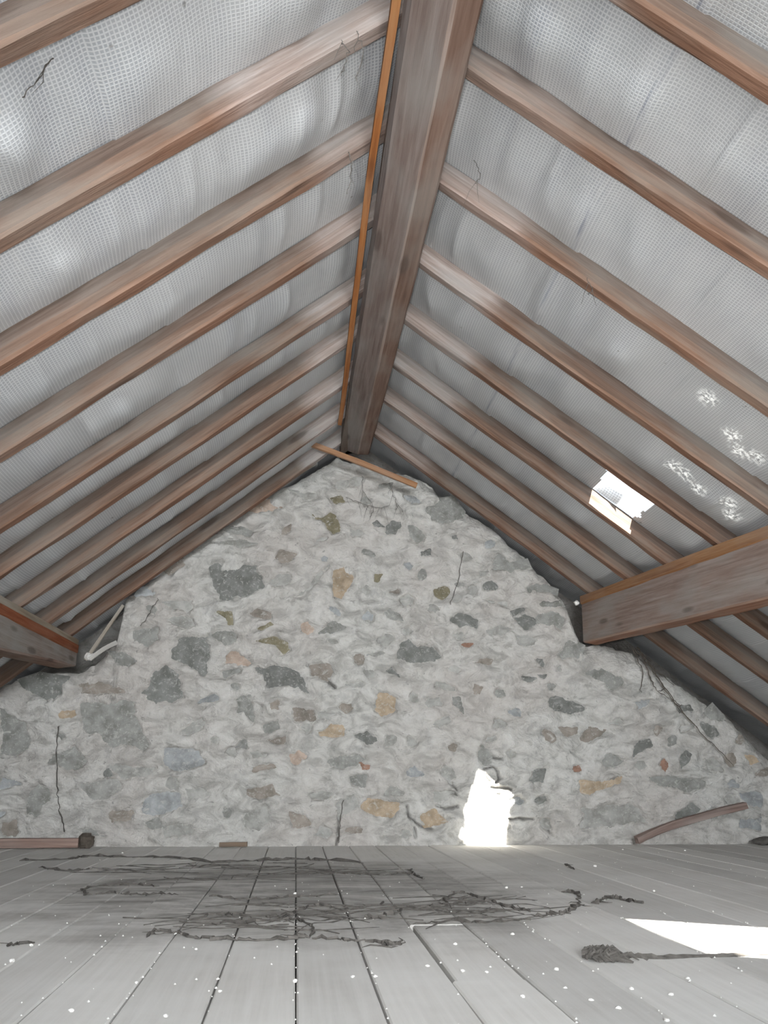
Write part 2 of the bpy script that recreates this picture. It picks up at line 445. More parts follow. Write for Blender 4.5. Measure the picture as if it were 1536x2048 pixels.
# outlines of the stones that show through the mortar, plus one shaded recess, in millimetres on the wall (x, z, x, z, ...)
STONES = {
 'd': [
  [-732,1041,-675,1130,-528,1128,-516,1054,-513,961,-532,906,-609,965,-720,1004],
  [-755,976,-687,913,-632,779,-692,747,-790,741,-866,803,-843,848,-804,921],
  [-242,947,-160,981,-29,941,47,859,77,796,-54,849,-173,843,-203,902],
  [-1049,378,-1014,393,-990,364,-1032,350],
  [337,575,399,605,461,553,400,530],
  [571,1101,635,1126,684,1087,781,1089,828,1026,779,1005,683,992,563,1014],
  [889,1244,931,1290,998,1292,1021,1255,1054,1256,1044,1198,996,1218,938,1213],
  [1287,1260,1338,1290,1395,1254,1385,1221,1342,1200,1302,1228],
  [467,949,531,966,579,935,586,904,515,923],
  [1463,813,1537,814,1576,783,1672,753,1662,729,1572,717,1491,735,1459,751],
  [1392,1027,1433,1027,1439,979,1399,995],
  [1305,922,1386,915,1352,891,1316,898],
  [1404,935,1462,940,1436,915,1411,921],
  [-566,1537,-484,1555,-470,1504,-370,1538,-348,1566,-271,1545,-245,1475,-205,1421,-271,1381,-338,1371,-404,1335,-471,1334,-513,1414],
  [406,1839,446,1857,494,1809,430,1815],
  [491,1777,531,1852,607,1869,612,1827,558,1769],
  [705,1663,772,1679,776,1643,718,1636],
  [900,1770,937,1786,949,1744,899,1738],
  [1086,1474,1146,1507,1198,1449,1169,1413,1089,1429],
  [1264,1308,1336,1332,1326,1309,1272,1286],
  [1975,560,2036,572,2062,528,1987,504,1933,472,1930,488],
  [2211,442,2251,498,2297,486,2263,442,2215,395],
  [2349,683,2466,644,2470,603,2430,559,2399,587],
  [2210,772,2315,773,2320,740,2230,715],
  [2149,162,2264,216,2311,185,2257,154,2154,124],
  [1335,397,1422,404,1404,329,1317,336],
  [1327,235,1415,262,1427,228,1369,215],
  [-1535,865,-1431,893,-1294,881,-1312,799,-1387,751,-1473,797],
 ],
 'g': [
  [-501,1133,-456,1157,-358,1154,-351,1094,-423,1074],
  [-434,931,-334,950,-328,923,-413,890],
  [114,1158,189,1227,256,1194,199,1160],
  [-950,1148,-815,1169,-803,1104,-861,1062,-936,1093],
  [-1065,1026,-974,1014,-917,983,-950,946,-1023,963],
  [-353,782,-272,801,-255,738,-246,640,-269,657,-303,702,-339,701],
  [-191,632,-111,659,-95,615,-172,596],
  [-1620,699,-1567,677,-1490,642,-1470,598,-1433,526,-1464,483,-1554,462,-1590,468],
  [-1187,732,-1085,748,-900,758,-902,684,-851,610,-790,501,-833,479,-923,508,-1027,522,-1075,565,-1157,586,-1176,630],
  [-1301,571,-1266,585,-1252,556,-1276,542],
  [-1363,420,-1298,477,-1208,521,-1160,478,-1142,435,-1196,399,-1239,399,-1283,413],
  [-1442,251,-1373,321,-1313,293,-1299,238,-1345,203,-1375,162,-1411,169],
  [-1133,79,-1078,86,-1010,52,-1052,45],
  [-803,120,-732,140,-693,99,-764,85],
  [140,440,247,463,361,482,393,449,339,419,217,404],
  [302,354,393,368,386,310,325,317],
  [1414,1300,1541,1311,1580,1266,1559,1192,1503,1232,1403,1238],
  [1392,1354,1545,1374,1568,1341,1441,1334],
  [888,799,936,792,958,699,911,737],
  [1147,833,1188,849,1202,810,1154,802],
  [1526,1053,1597,1135,1679,1104,1650,1039,1549,1021],
  [-459,1779,-359,1790,-304,1760,-326,1727,-442,1747],
  [444,2091,550,2104,541,2061,453,2054],
  [630,1827,693,1811,737,1766,701,1714,656,1754],
  [753,1934,840,1985,914,2016,976,1923,948,1875,856,1844,784,1860],
  [1164,1639,1206,1668,1249,1605,1350,1631,1375,1572,1265,1546,1166,1566],
  [1342,1453,1398,1490,1532,1448,1521,1412,1377,1426],
  [1392,1355,1474,1375,1554,1350,1454,1334],
  [1746,448,1807,479,1881,448,1845,421,1761,420],
  [2008,363,2193,348,2363,340,2359,305,2212,285,2088,316],
  [2387,716,2454,766,2500,709,2496,676,2427,684],
  [1679,950,1788,981,1949,895,1854,851,1767,908],
 ],
 'o': [
  [-481,1266,-393,1277,-388,1196,-416,1196,-433,1238],
  [-243,1175,-170,1215,-141,1201,-215,1162],
  [-258,1105,-158,1139,-72,1098,-52,1052,-97,1033,-136,1079,-239,1091],
  [41,1893,105,1870,168,1889,208,1824,217,1775,178,1758,130,1822,51,1832],
  [174,1981,221,1999,245,1966,198,1944],
  [432,1523,479,1517,455,1468,432,1476],
  [795,1422,858,1450,893,1420,839,1378,804,1395],
 ],
 'b': [
  [-285,1265,-249,1299,-181,1262,-180,1238,-265,1246],
  [63,961,175,976,194,935,149,883,83,924],
  [-1101,845,-966,820,-950,797,-1044,801,-1097,809],
  [-31,731,97,723,108,661,-11,660],
  [-151,748,-115,766,-109,721,-145,719],
  [-152,552,-62,571,-70,540,-133,531],
  [-253,417,-146,426,-110,405,-242,370],
  [-986,168,-916,189,-857,168,-875,127,-968,127],
  [-1546,128,-1476,128,-1435,73,-1466,50,-1536,50],
  [-275,295,-127,316,-80,259,-198,238,-258,252],
  [-17,167,88,146,104,104,0,97],
  [1030,997,1064,1029,1137,1023,1120,990,1071,986],
  [1403,604,1436,627,1522,566,1464,535,1425,558],
  [1525,627,1583,636,1597,597,1555,574],
  [-189,1594,-130,1652,-36,1623,-66,1582,-126,1556],
  [-119,1773,-81,1799,-80,1758,-133,1740],
  [496,1415,566,1425,575,1408,514,1398],
  [1539,628,1624,637,1613,597,1553,581],
  [1691,630,1793,622,1773,582,1661,550,1637,573],
  [-1209,841,-1102,856,-962,817,-988,796,-1191,801],
  [-812,1537,-714,1570,-669,1541,-766,1494],
 ],
 'p': [
  [-420,1018,-367,1047,-300,1011,-261,970,-344,959,-409,981],
  [-15,1213,46,1219,67,1177,44,1143,6,1166],
  [-43,476,17,506,71,469,20,425,-26,418],
  [-319,1914,-219,1950,-124,1921,-201,1877,-294,1882],
 ],
 'l': [
  [-773,1217,-647,1253,-578,1188,-641,1173,-716,1190],
  [-808,1320,-634,1334,-612,1287,-646,1248,-733,1294],
  [-637,602,-535,673,-497,638,-548,594,-608,558],
  [107,715,208,698,191,661,117,674],
  [-1016,407,-966,421,-862,400,-768,401,-815,351,-931,350,-984,379],
  [-1172,308,-1061,350,-966,336,-940,294,-993,245,-1064,238],
  [-599,294,-503,294,-460,259,-573,238],
  [-700,99,-550,112,-531,57,-689,47],
  [-283,167,-152,203,-128,153,-191,97,-265,98],
  [221,224,326,267,342,202,252,146],
  [1102,1183,1185,1213,1251,1202,1225,1169,1117,1159],
  [-81,2030,78,2011,55,1977,-32,1978],
  [83,1506,166,1572,137,1508,62,1412,3,1364,-58,1370,39,1419],  # third from last: a shaded recess, its shade drawn as a light grey stone
  [-530,1689,-378,1709,-262,1680,-375,1653],
  [1114,1367,1239,1370,1220,1342,1122,1340],
  [1628,193,1895,216,1957,162,2002,109,1885,102,1753,95,1613,88],
 ],
 't': [
  [119,598,191,648,265,617,247,582,138,568],
  [-1327,672,-1294,702,-1228,703,-1217,673,-1266,647],
  [460,803,539,812,578,774,555,705,476,692,437,726],
  [402,238,582,224,554,145,440,145,365,188],
  [175,1541,252,1558,276,1503,315,1489,262,1401,240,1353,190,1368,184,1454],
  [1613,338,1738,339,1874,370,1861,316,1735,300,1666,265,1617,277],
  [2621,483,2681,476,2720,444,2649,428],
  [673,156,771,182,868,117,729,104],
 ],
 'u': [
  [-737,514,-542,498,-502,429,-622,386,-713,428],
  [-814,252,-721,273,-633,259,-607,203,-698,168,-814,168],
  [-1575,349,-1490,349,-1471,314,-1525,293,-1568,300],
  [2551,270,2698,278,2724,239,2687,192,2603,208],
  [2533,123,2680,138,2670,70,2537,85],
 ],
 'r': [
  [362,427,416,420,408,390,374,397],
  [927,1115,1034,1117,1000,1084,943,1092],
  [2082,426,2119,457,2158,418,2121,390],
  [1559,408,1619,424,1642,393,1582,377],
 ],
}

STONE_COLOUR = {'d': (0.215, 0.22, 0.21), 'g': (0.29, 0.292, 0.278), 'l': (0.40, 0.398, 0.38), 'o': (0.25, 0.225, 0.155), 'b': (0.30, 0.268, 0.238),
                'p': (0.50, 0.40, 0.335), 'r': (0.33, 0.20, 0.15), 't': (0.45, 0.36, 0.265), 'u': (0.35, 0.365, 0.375)}
stones = []
for code, lst in STONES.items():
    for flat in lst:
        stones.append((code, [(flat[i]/1000, flat[i+1]/1000) for i in range(0, len(flat), 2)]))
# further small stones, half buried, wherever the wall is still bare
tries = 0
while len(stones) < 215 and tries < 6000:
    tries += 1
    x = random.uniform(-1.75, 2.75); z = random.uniform(0.05, 2.1)
    if z > float(gable_top(np.array([x]))[0])-0.07: continue
    w, h = random.uniform(0.025, 0.07), random.uniform(0.016, 0.04)
    if any(abs(x-np.mean([q[0] for q in p])) < w*0.8+0.5*(max(q[0] for q in p)-min(q[0] for q in p))+0.015 and
           abs(z-np.mean([q[1] for q in p])) < h*0.8+0.5*(max(q[1] for q in p)-min(q[1] for q in p))+0.015 for _, p in stones): continue
    k = random.randint(5, 8); ph = random.random()*6
    rot = random.uniform(-0.4, 0.4)
    poly = []
    for i in range(k):
        a = ph+2*math.pi*i/k; r = random.uniform(0.65, 1.15)
        u, v = math.cos(a)*w*r, math.sin(a)*h*r
        poly.append((x+u*math.cos(rot)-v*math.sin(rot), z+u*math.sin(rot)+v*math.cos(rot)))
    stones.append((random.choice('llllglbul'), poly))

CRACKS = [[(0.78, 0.20), (0.83, 0.185), (0.90, 0.20)], [(0.86, 0.33), (0.885, 0.30), (0.90, 0.285)], [(0.83, 0.275), (0.88, 0.268), (0.895, 0.262)],
          [(1.06, 0.40), (1.11, 0.41), (1.14, 0.385), (1.15, 0.35), (1.13, 0.33)], [(1.10, 0.305), (1.17, 0.30), (1.21, 0.29)], [(1.19, 0.13), (1.25, 0.14), (1.33, 0.13)],
          [(1.08, 0.46), (1.12, 0.47), (1.16, 0.455)], [(0.62, 0.20), (0.63, 0.14), (0.70, 0.10), (0.76, 0.085)], [(0.66, 0.09), (0.665, 0.04)],
          [(0.255, 0.235), (0.245, 0.12), (0.235, 0.01)], [(1.40, 0.12), (1.42, 0.06)], [(0.16, 0.90), (0.21, 0.84)], [(-0.02, 0.45), (0.05, 0.455)]]

nx, nz = 880, 310
gx = np.linspace(-2.75, 3.5, nx)
top = gable_top(gx)
v = np.linspace(0, 1, nz)
GX = np.repeat(gx[:, None], nz, 1)
GZ = v[None, :]*(top[:, None]+0.02)-0.02
low = wall_low(GX, GZ)
mort = 0.014*fbm(GX*11, GZ*15, 31, 5, 0.65)+0.010*(1-2*np.abs(fbm(GX*8+5, GZ*11, 37, 4)))+0.001
painted_dark = np.zeros_like(GX)
mask = np.zeros_like(GX)
rag = fbm(GX*38, GZ*38, 41, 3, 0.6)*0.016+fbm(GX*12, GZ*12, 44, 2)*0.020
for code, poly in stones:
    xs = [p[0] for p in poly]; zs = [p[1] for p in poly]
    i0 = max(np.searchsorted(gx, min(xs)-0.05)-1, 0); i1 = min(np.searchsorted(gx, max(xs)+0.05)+1, nx)
    if i1-i0 < 2: continue
    sx, sz = GX[i0:i1], GZ[i0:i1]
    sd = poly_sdf(sx, sz, poly)+rag[i0:i1]
    mask[i0:i1] = np.maximum(mask[i0:i1], np.clip(0.5-sd/0.022, 0, 1))
h = low+mort*(1-mask)-0.016*mask
for pts in CRACKS:
    wv = fbm(GX*25, GZ*25, 51, 2)*0.010
    d = line_dist(GX+wv, GZ+wv, pts)
    g = np.clip(1-d/0.010, 0, 1)
    h -= 0.030*g; painted_dark = np.maximum(painted_dark, g)  # shade inside the cracks is painted in as a dark tone
# loose dirty beds near the foot and under the purlin ends
edge = np.clip(1-(top[:, None]-GZ)/0.10, 0, 1)
h -= 0.05*edge**2
P = np.stack([GX, WALL_Y-h, GZ], -1)
ft = felt_z(gx)+0.03
back1 = np.stack([gx, np.full(nx, WALL_Y+0.14), top+0.012], -1)[:, None]
back2 = np.stack([gx, np.full(nx, WALL_Y+0.36), top+0.015], -1)[:, None]
back3 = np.stack([gx, np.full(nx, WALL_Y+0.37), np.maximum(ft, top+0.02)], -1)[:, None]
P = np.concatenate([P, back1, back2, back3], 1)
wall_back = grid_mesh('wall_back', P, M['mortar'])
structure(wall_back, 'rubble stone gable wall bedded in pale lime mortar')
da = wall_back.data.attributes.new('painted_dark', 'FLOAT', 'POINT')
da.data.foreach_set('value', np.concatenate([painted_dark, np.full((nx, 3), 0.8)], 1).ravel())  # top and back rows get an even dark tone as well

for code, poly in stones:
    poly = np.array(poly); n = len(poly); c = poly.mean(0)
    area = 0.5*np.sum(poly[:, 0]*np.roll(poly[:, 1], -1)-np.roll(poly[:, 0], -1)*poly[:, 1])
    if area < 0: poly = poly[::-1]
    d = poly-c; ln = np.linalg.norm(d, axis=1, keepdims=True)
    outer = c+d*(1+0.022/np.maximum(ln, 0.02)); inner = c+d*0.55
    tx, tz = random.uniform(-0.05, 0.05), random.uniform(-0.05, 0.05)
    def face_y(q, extra): return WALL_Y-(wall_low(q[:, 0], q[:, 1])+extra+np.clip(tx*(q[:, 0]-c[0])+tz*(q[:, 1]-c[1]), -0.005, 0.005))
    jit = np.array([random.uniform(-0.003, 0.003) for _ in range(n)])
    yo = face_y(outer, -0.009)+jit; yi = face_y(inner, 0.001)+jit; yc = face_y(c[None], 0.002)
    V = [(outer[i, 0], WALL_Y+0.06, outer[i, 1]) for i in range(n)]+[(outer[i, 0], yo[i], outer[i, 1]) for i in range(n)] + \
        [(inner[i, 0], yi[i], inner[i, 1]) for i in range(n)]+[(c[0], yc[0], c[1])]
    F = []
    for i in range(n):
        j = (i+1) % n
        F += [(i, j, n+j, n+i), (n+i, n+j, 2*n+j, 2*n+i), (2*n+i, 2*n+j, 3*n)]
    s = mesh_object('stone', V, F, M['stone'], wall_back, smooth=False)
    base = STONE_COLOUR[code]; k = random.uniform(0.98, 1.22)
    s.color = (base[0]*k, base[1]*k, base[2]*k, 1)

# ------------------------------------------------------------------ the gable behind the photographer, with an unglazed window opening added for the fill light
def slab(polys, y0, y1):
    V, F = [], []
    for poly in polys:
        b = len(V); n = len(poly)
        V += [(x, y0, z) for x, z in poly]+[(x, y1, z) for x, z in poly]
        F += [tuple(b+i for i in range(n)), tuple(b+n+i for i in range(n-1, -1, -1))]
        F += [(b+i, b+n+i, b+n+(i+1) % n, b+(i+1) % n) for i in range(n)]
    return V, F
rv, rf = slab([[(-2.72, 0), (3.68, 0), (2.76, 0.70), (-1.84, 0.70)], [(-1.84, 0.70), (-0.30, 0.70), (-0.30, 1.60), (-0.735, 1.60)],
               [(1.0, 0.70), (2.76, 0.70), (1.555, 1.60), (1.0, 1.60)], [(-0.735, 1.60), (1.555, 1.60), (0.361, 2.485)]], -4.05, -3.8)
structure(mesh_object('wall_front', rv, rf, M['render']), 'plain rear gable wall with an added window opening')

# ------------------------------------------------------------------ roofing felt on both slopes
LEFT_Y = [4.85, 4.43, 3.996, 3.542, 3.160, 2.683, 2.245, 1.808, 1.366, 0.93]
RIGHT_Y = [4.886, 4.372, 3.926, 3.486, 3.022, 2.533, 2.025, 1.561, 1.00, 0.40]
THICK = 0.055
def sag_profile(y, ys):
    c = np.sort(np.array([a-THICK/2 for a in ys]+[ys[0]+0.5, ys[0]+0.95]+[ys[-1]-0.45*k for k in range(1, 13)]))
    i = np.clip(np.searchsorted(c, y)-1, 0, len(c)-2)
    t = np.clip((y-c[i])/(c[i+1]-c[i]), 0, 1)
    return np.sin(np.pi*t)**1.3, i
WORN = [(1.401, 2.728), (1.529, 2.816), (1.585, 2.881), (1.625, 2.852), (1.487, 3.212), (1.529, 3.214), (1.594, 3.226), (1.696, 3.187), (1.739, 3.248), (1.561, 2.56)]
def felt(name, side, ys, x_end, label):
    sgn = -1 if side == 'L' else 1
    T, Z0 = (TL, LZ) if side == 'L' else (TR, RZ)
    th = math.atan(T)
    x_ridge = (RZ-LZ)/(TL+TR)
    Lg = abs(x_end-x_ridge)/math.cos(th)
    ns, ny = 420, 460
    s = np.linspace(-0.075, Lg, ns); y = np.linspace(-3.9, WALL_Y+0.45, ny)
    S, Y = np.meshgrid(s, y, indexing='ij')
    prof, bay = sag_profile(Y, ys)
    bayn = _hash(bay.astype(float), np.zeros_like(Y), 3)
    wr = fbm(S*3.2+bayn*3, Y*0.8, 61+(side == 'L'), 3)*0.022+fbm(S*8.0+bayn*1.2, Y*0.7, 66+(side == 'L'), 2)*0.020
    ridge = 1-np.abs(fbm(S*4.5+3+bayn*2, Y*0.7+bayn, 71+(side == 'L'), 3))*2
    wr2 = -0.034*np.clip(ridge-0.55, 0, 1)**1.2
    cre = fbm(S*11, Y*5, 81, 3)*0.004
    near = np.clip((Y-3.6)/1.2, 0, 1)
    cross = fbm(S*6, Y*6+S*3, 91, 3)*0.014*near
    disp = prof*(-0.020-0.012*bayn+wr+wr2+cross)+cre*np.clip(prof*2, 0, 1)
    lap_s = (0.865-x_ridge)/math.cos(th) if side == 'R' else 1.02
    laps = [lap_s, lap_s+1.02, lap_s+2.04]
    lapmask = np.zeros_like(S)
    for k, l in enumerate(laps):
        ll = l+0.006*fbm(Y*1.5, Y*0+k, 15, 2)
        disp = disp-0.007*np.clip((ll-S)/0.006, 0, 1)*np.clip(1-(ll-S)/0.25, 0, 1)
        if side == 'R' and k == 0: lapmask = np.clip(1-np.abs(S-(ll-0.030))/0.014, 0, 1)
    off = RAFTER_RISE*math.cos(th)+0.004
    nx_, nz_ = sgn*math.sin(th), math.cos(th)
    X = x_ridge+sgn*S*math.cos(th)
    Z = Z0-sgn*0+( (TL*X) if side == 'L' else (-TR*X) )
    d = off+np.minimum(disp, 0.022*prof)
    P = np.stack([X+nx_*d, Y, Z+nz_*d], -1)
    keep = np.ones((ns-1, ny-1), bool)
    if side == 'R':
        cx = (X[:-1, :-1]+X[1:, 1:])/2; cy = (Y[:-1, :-1]+Y[1:, 1:])/2
        j = 0.018*fbm(cx*20, cy*20, 99, 2)
        keep &= ~((cx > 1.355+j) & (cx < 1.555+j) & (cy > 3.48) & (cy < 3.878))
        keep &= ~((cx > 1.34) & (cx < 1.86) & (cy > 0.40) & (cy < 0.945))
    o = grid_mesh(name, P, M['felt'], keep)
    at = o.data.attributes.new('cloth', 'FLOAT_VECTOR', 'POINT')
    at.data.foreach_set('vector', np.stack([S, Y, lapmask], -1).ravel())
    if side == 'R':
        worn = np.zeros_like(S)
        for tx, ty in WORN: worn = np.maximum(worn, np.clip(1.4-np.hypot((X-tx)/0.030, (Y-ty)/0.040), 0, 1))
        wa = o.data.attributes.new('worn', 'FLOAT', 'POINT'); wa.data.foreach_set('value', worn.ravel())
    structure(o, label)
    return o
felt_left = felt('ceiling_left', 'L', LEFT_Y, -2.78, 'white woven roofing felt over the rafters of the slope without a hole')
felt_right = felt('ceiling_right', 'R', RIGHT_Y, 3.79, 'white woven roofing felt over the rafters of the slope with the bright hole')
# torn flap of felt standing up at the edge of the hole
fx = np.linspace(1.365, 1.52, 14); fv = np.linspace(0, 1, 5)
FX, FV = np.meshgrid(fx, fv, indexing='ij')
wid = 0.030+0.030*(FX-1.365)/0.155+0.010*fbm(FX*30, FX*0, 7, 2)
flapP = np.stack([FX+0.02*FV, 3.880-wid*FV, under_right(FX)+RAFTER_RISE+0.006+0.035*FV**1.5], -1)
flap = grid_mesh('torn_flap', flapP, M['felt'], parent=felt_right)
fa = flap.data.attributes.new('cloth', 'FLOAT_VECTOR', 'POINT')
fa.data.foreach_set('vector', np.stack([FX, FV*0.06, FX*0], -1).ravel())

# ------------------------------------------------------------------ boarded floor
floor = mesh_object('floor', *slab([[(-2.78, -0.09), (3.75, -0.09), (3.75, -0.032), (-2.78, -0.032)]], -3.8, 5.3), M['dark'], origin=(0, 0, 0))
structure(floor, 'grey dusty boarded loft floor')
def board(x0, x1, y0, y1, seed, lift=0.0):
    n = max(3, int((y1-y0)/0.22)); ys = np.linspace(y0, y1, n)
    V = []
    for i, yy in enumerate(ys):
        a = 0.0013*float(fbm(yy*3, seed*1.3, 5, 3)); b = 0.0013*float(fbm(yy*3, seed*2.1+9, 6, 3)); zz = lift+0.0020*float(fbm(yy*0.7, seed*0.9, 8, 2))
        cup = 0.0012
        if i in (0, n-1): zz -= 0.0016
        V += [(x0+a, yy, -0.030), (x0+a, yy, zz-0.002), (x0+a+0.003, yy, zz+cup), (x1+b-0.003, yy, zz+cup), (x1+b, yy, zz-0.002), (x1+b, yy, -0.030)]
    F = []
    for i in range(n-1):
        for k in range(5):
            F.append((i*6+k, i*6+k+1, i*6+6+k+1, i*6+6+k))
    F.append(tuple(range(5, -1, -1))); F.append(tuple((n-1)*6+k for k in range(6)))
    return mesh_object('floor_board', V, F, M['floor'], floor, origin=((x0+x1)/2, (y0+y1)/2, -0.03))
joints = [-0.131, 0.013, 0.154, 0.298, 0.440]
r2 = random.Random(4)
while joints[0] > -2.70: joints.insert(0, joints[0]-r2.uniform(0.138, 0.150))
while joints[-1] < 3.62: joints.append(joints[-1]+r2.uniform(0.138, 0.152))
for i in range(len(joints)-1):
    x0, x1 = joints[i]+r2.uniform(0.0008, 0.0022), joints[i+1]-r2.uniform(0.0008, 0.0022)
    ends = [-3.79, 5.02]
    if abs(joints[i]-0.298) < 1e-6: ends = [-3.79, 1.745, 2.368, 2.98, 5.02]
    elif r2.random() < 0.35: ends = [-3.79, r2.uniform(-0.5, 4.2), 5.02]
    for k in range(len(ends)-1):
        lift = -0.0008 if (len(ends) == 5 and k == 1) else 0.0008 if len(ends) == 5 else r2.uniform(-0.0008, 0.0004)
        xs0 = x0+0.008 if (len(ends) == 5 and k == 1) else x0
        board(xs0, x1, ends[k]+0.002, ends[k+1]-0.002, i*3+k, lift)

# ------------------------------------------------------------------ rafters
ORD = ['first', 'second', 'third', 'fourth', 'fifth', 'sixth', 'seventh', 'eighth', 'ninth', 'tenth']
def rafter(side, y_far, k, end_pale, label, group):
    th = math.atan(TL if side == 'L' else TR); sgn = -1 if side == 'L' else 1
    x_top = 0.338 if side == 'L' else 0.385
    zf = under_left if side == 'L' else under_right
    x_foot = (0.03-LZ)/TL if side == 'L' else (RZ-0.03)/TR
    n = 64
    xs = np.linspace(x_top, x_foot, n)
    seed = k+(0 if side == 'L' else 30)
    along = np.abs(xs-x_top)/math.cos(th)
    bow = 0.010*np.array([float(fbm(a*0.6, seed*1.9, 3, 2)) for a in along])
    drop = 0.006*np.array([float(fbm(a*0.8, seed*2.3, 4, 2)) for a in along])
    pts = np.stack([xs, y_far+bow-bow[0], np.array([zf(x) for x in xs])+drop], -1)
    D = RAFTER_RISE*math.cos(th); t = THICK*random.uniform(0.92, 1.08); c = 0.008
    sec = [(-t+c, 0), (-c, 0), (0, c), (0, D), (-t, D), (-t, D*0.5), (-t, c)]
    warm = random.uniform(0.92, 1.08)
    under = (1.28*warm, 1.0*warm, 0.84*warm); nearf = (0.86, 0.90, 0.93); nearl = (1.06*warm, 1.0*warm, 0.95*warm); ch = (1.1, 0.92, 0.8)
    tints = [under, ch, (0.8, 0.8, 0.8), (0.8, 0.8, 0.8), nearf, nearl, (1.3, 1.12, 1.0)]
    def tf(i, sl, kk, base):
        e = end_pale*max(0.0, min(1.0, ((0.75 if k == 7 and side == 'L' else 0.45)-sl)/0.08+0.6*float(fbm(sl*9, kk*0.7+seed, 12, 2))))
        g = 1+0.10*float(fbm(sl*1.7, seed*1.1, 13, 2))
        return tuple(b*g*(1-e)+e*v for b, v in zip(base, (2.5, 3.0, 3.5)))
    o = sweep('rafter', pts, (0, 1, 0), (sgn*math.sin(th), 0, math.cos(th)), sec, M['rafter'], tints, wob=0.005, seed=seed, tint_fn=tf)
    return tag(o, label, 'rafter', group)
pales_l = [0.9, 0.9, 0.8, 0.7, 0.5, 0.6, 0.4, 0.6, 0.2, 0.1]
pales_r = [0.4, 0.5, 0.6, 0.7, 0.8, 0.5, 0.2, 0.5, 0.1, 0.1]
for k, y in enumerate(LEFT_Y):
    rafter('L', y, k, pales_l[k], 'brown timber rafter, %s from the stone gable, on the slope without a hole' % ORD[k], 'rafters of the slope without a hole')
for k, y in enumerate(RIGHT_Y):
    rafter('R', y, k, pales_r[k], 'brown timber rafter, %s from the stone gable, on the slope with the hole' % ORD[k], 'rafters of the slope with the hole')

# ------------------------------------------------------------------ ridge beam, purlins and the battens on them
ry = np.linspace(-3.78, 4.97, 70)
rz = np.interp(ry, [-3.78, 1.0, 2.4, 3.6, 4.97], [2.16, 2.134, 2.134, 2.175, 2.262])
def ridge_section(t):
    z0 = np.interp(t*8.75-3.78, ry, rz); top_ = 2.348-z0
    return [(0.208, 0.060), (0.222, 0.036), (0.318, 0.002), (0.326, 0.0), (0.385, 0.004), (0.393, 0.014), (0.396, top_-0.035), (0.36, top_), (0.30, top_-0.03), (0.212, top_-0.10)]
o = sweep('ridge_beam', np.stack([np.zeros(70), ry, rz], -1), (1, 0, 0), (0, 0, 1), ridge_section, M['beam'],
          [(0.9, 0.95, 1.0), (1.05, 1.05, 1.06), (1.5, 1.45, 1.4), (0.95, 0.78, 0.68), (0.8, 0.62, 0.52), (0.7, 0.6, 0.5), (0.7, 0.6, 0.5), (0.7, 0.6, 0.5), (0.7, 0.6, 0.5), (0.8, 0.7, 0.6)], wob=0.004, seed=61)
tag(o, 'heavy grey-brown ridge beam running to the top of the stone gable', 'beam')

rod = smooth_path([(0.205, -1.5, 2.20), (0.199, 1.2, 2.20), (0.196, 1.64, 2.20), (0.190, 1.95, 2.20), (0.185, 2.30, 2.20), (0.186, 2.70, 2.20), (0.187, 3.14, 2.205), (0.189, 3.59, 2.205), (0.192, 4.03, 2.215), (0.190, 4.40, 2.225)], 4)
o = sweep('batten', rod-np.array([0.008, 0, 0]), (1, 0, 0), (0, 0, 1), [(-0.011, -0.010), (0.011, -0.012), (0.011, 0.012), (-0.011, 0.014)], M['orange'], [(0.9, 0.95, 1), (1.4, 1.6, 2.0), (1, 1, 1), (0.5, 0.5, 0.5)], wob=0.0012, seed=62)
tag(o, 'thin orange-brown batten running alongside the ridge beam', 'batten')

def along_line(p0, p1, y0, y1, n):
    y = np.linspace(y0, y1, n); t = (y-p0[1])/(p1[1]-p0[1])
    return np.stack([p0[0]+t*(p1[0]-p0[0]), y, p0[2]+t*(p1[2]-p0[2])], -1)
pr = along_line((1.666, 5.08, 1.412), (1.808, 3.06, 1.307), -3.78, 4.955, 60)
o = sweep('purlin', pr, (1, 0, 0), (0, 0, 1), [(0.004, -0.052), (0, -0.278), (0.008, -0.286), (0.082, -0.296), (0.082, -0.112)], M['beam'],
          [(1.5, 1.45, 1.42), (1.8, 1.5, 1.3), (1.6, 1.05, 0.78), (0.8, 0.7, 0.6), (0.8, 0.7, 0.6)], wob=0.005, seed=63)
purlin_r = o
tag(o, 'deep grey-brown purlin under the rafters of the slope with the hole', 'purlin')
o = sweep('packing_batten', pr+np.array([-0.004, 0, 0]), (1, 0, 0), (0, 0, 1), [(0, -0.006), (0, -0.050), (0.084, -0.110), (0.084, -0.067)], M['orange'],
          [(0.82, 1.15, 1.9), (0.8, 1, 1.4), (0.8, 0.8, 0.8), (0.8, 0.8, 0.8)], wob=0.002, seed=64, parent=purlin_r)
o['label'] = 'orange-brown batten packed on top of the purlin'
pl = along_line((-1.246, 3.651, 1.080), (-1.232, 5.037, 1.092), -3.78, 4.955, 60)
def left_section(t):
    y = -3.78+t*8.735
    b = float(np.interp(y, [-2, 2.5, 3.65, 5.02], [-0.25, -0.25, -0.222, -0.150]))
    return [(-0.002, -0.078), (0, b+0.008), (-0.008, b), (-0.095, b-0.012), (-0.095, -0.155)]
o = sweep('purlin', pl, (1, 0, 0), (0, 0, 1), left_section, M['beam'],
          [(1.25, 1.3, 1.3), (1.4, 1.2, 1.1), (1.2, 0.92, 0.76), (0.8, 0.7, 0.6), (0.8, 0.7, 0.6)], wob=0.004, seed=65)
purlin_l = o
tag(o, 'grey-brown purlin under the rafters of the slope without a hole', 'purlin')
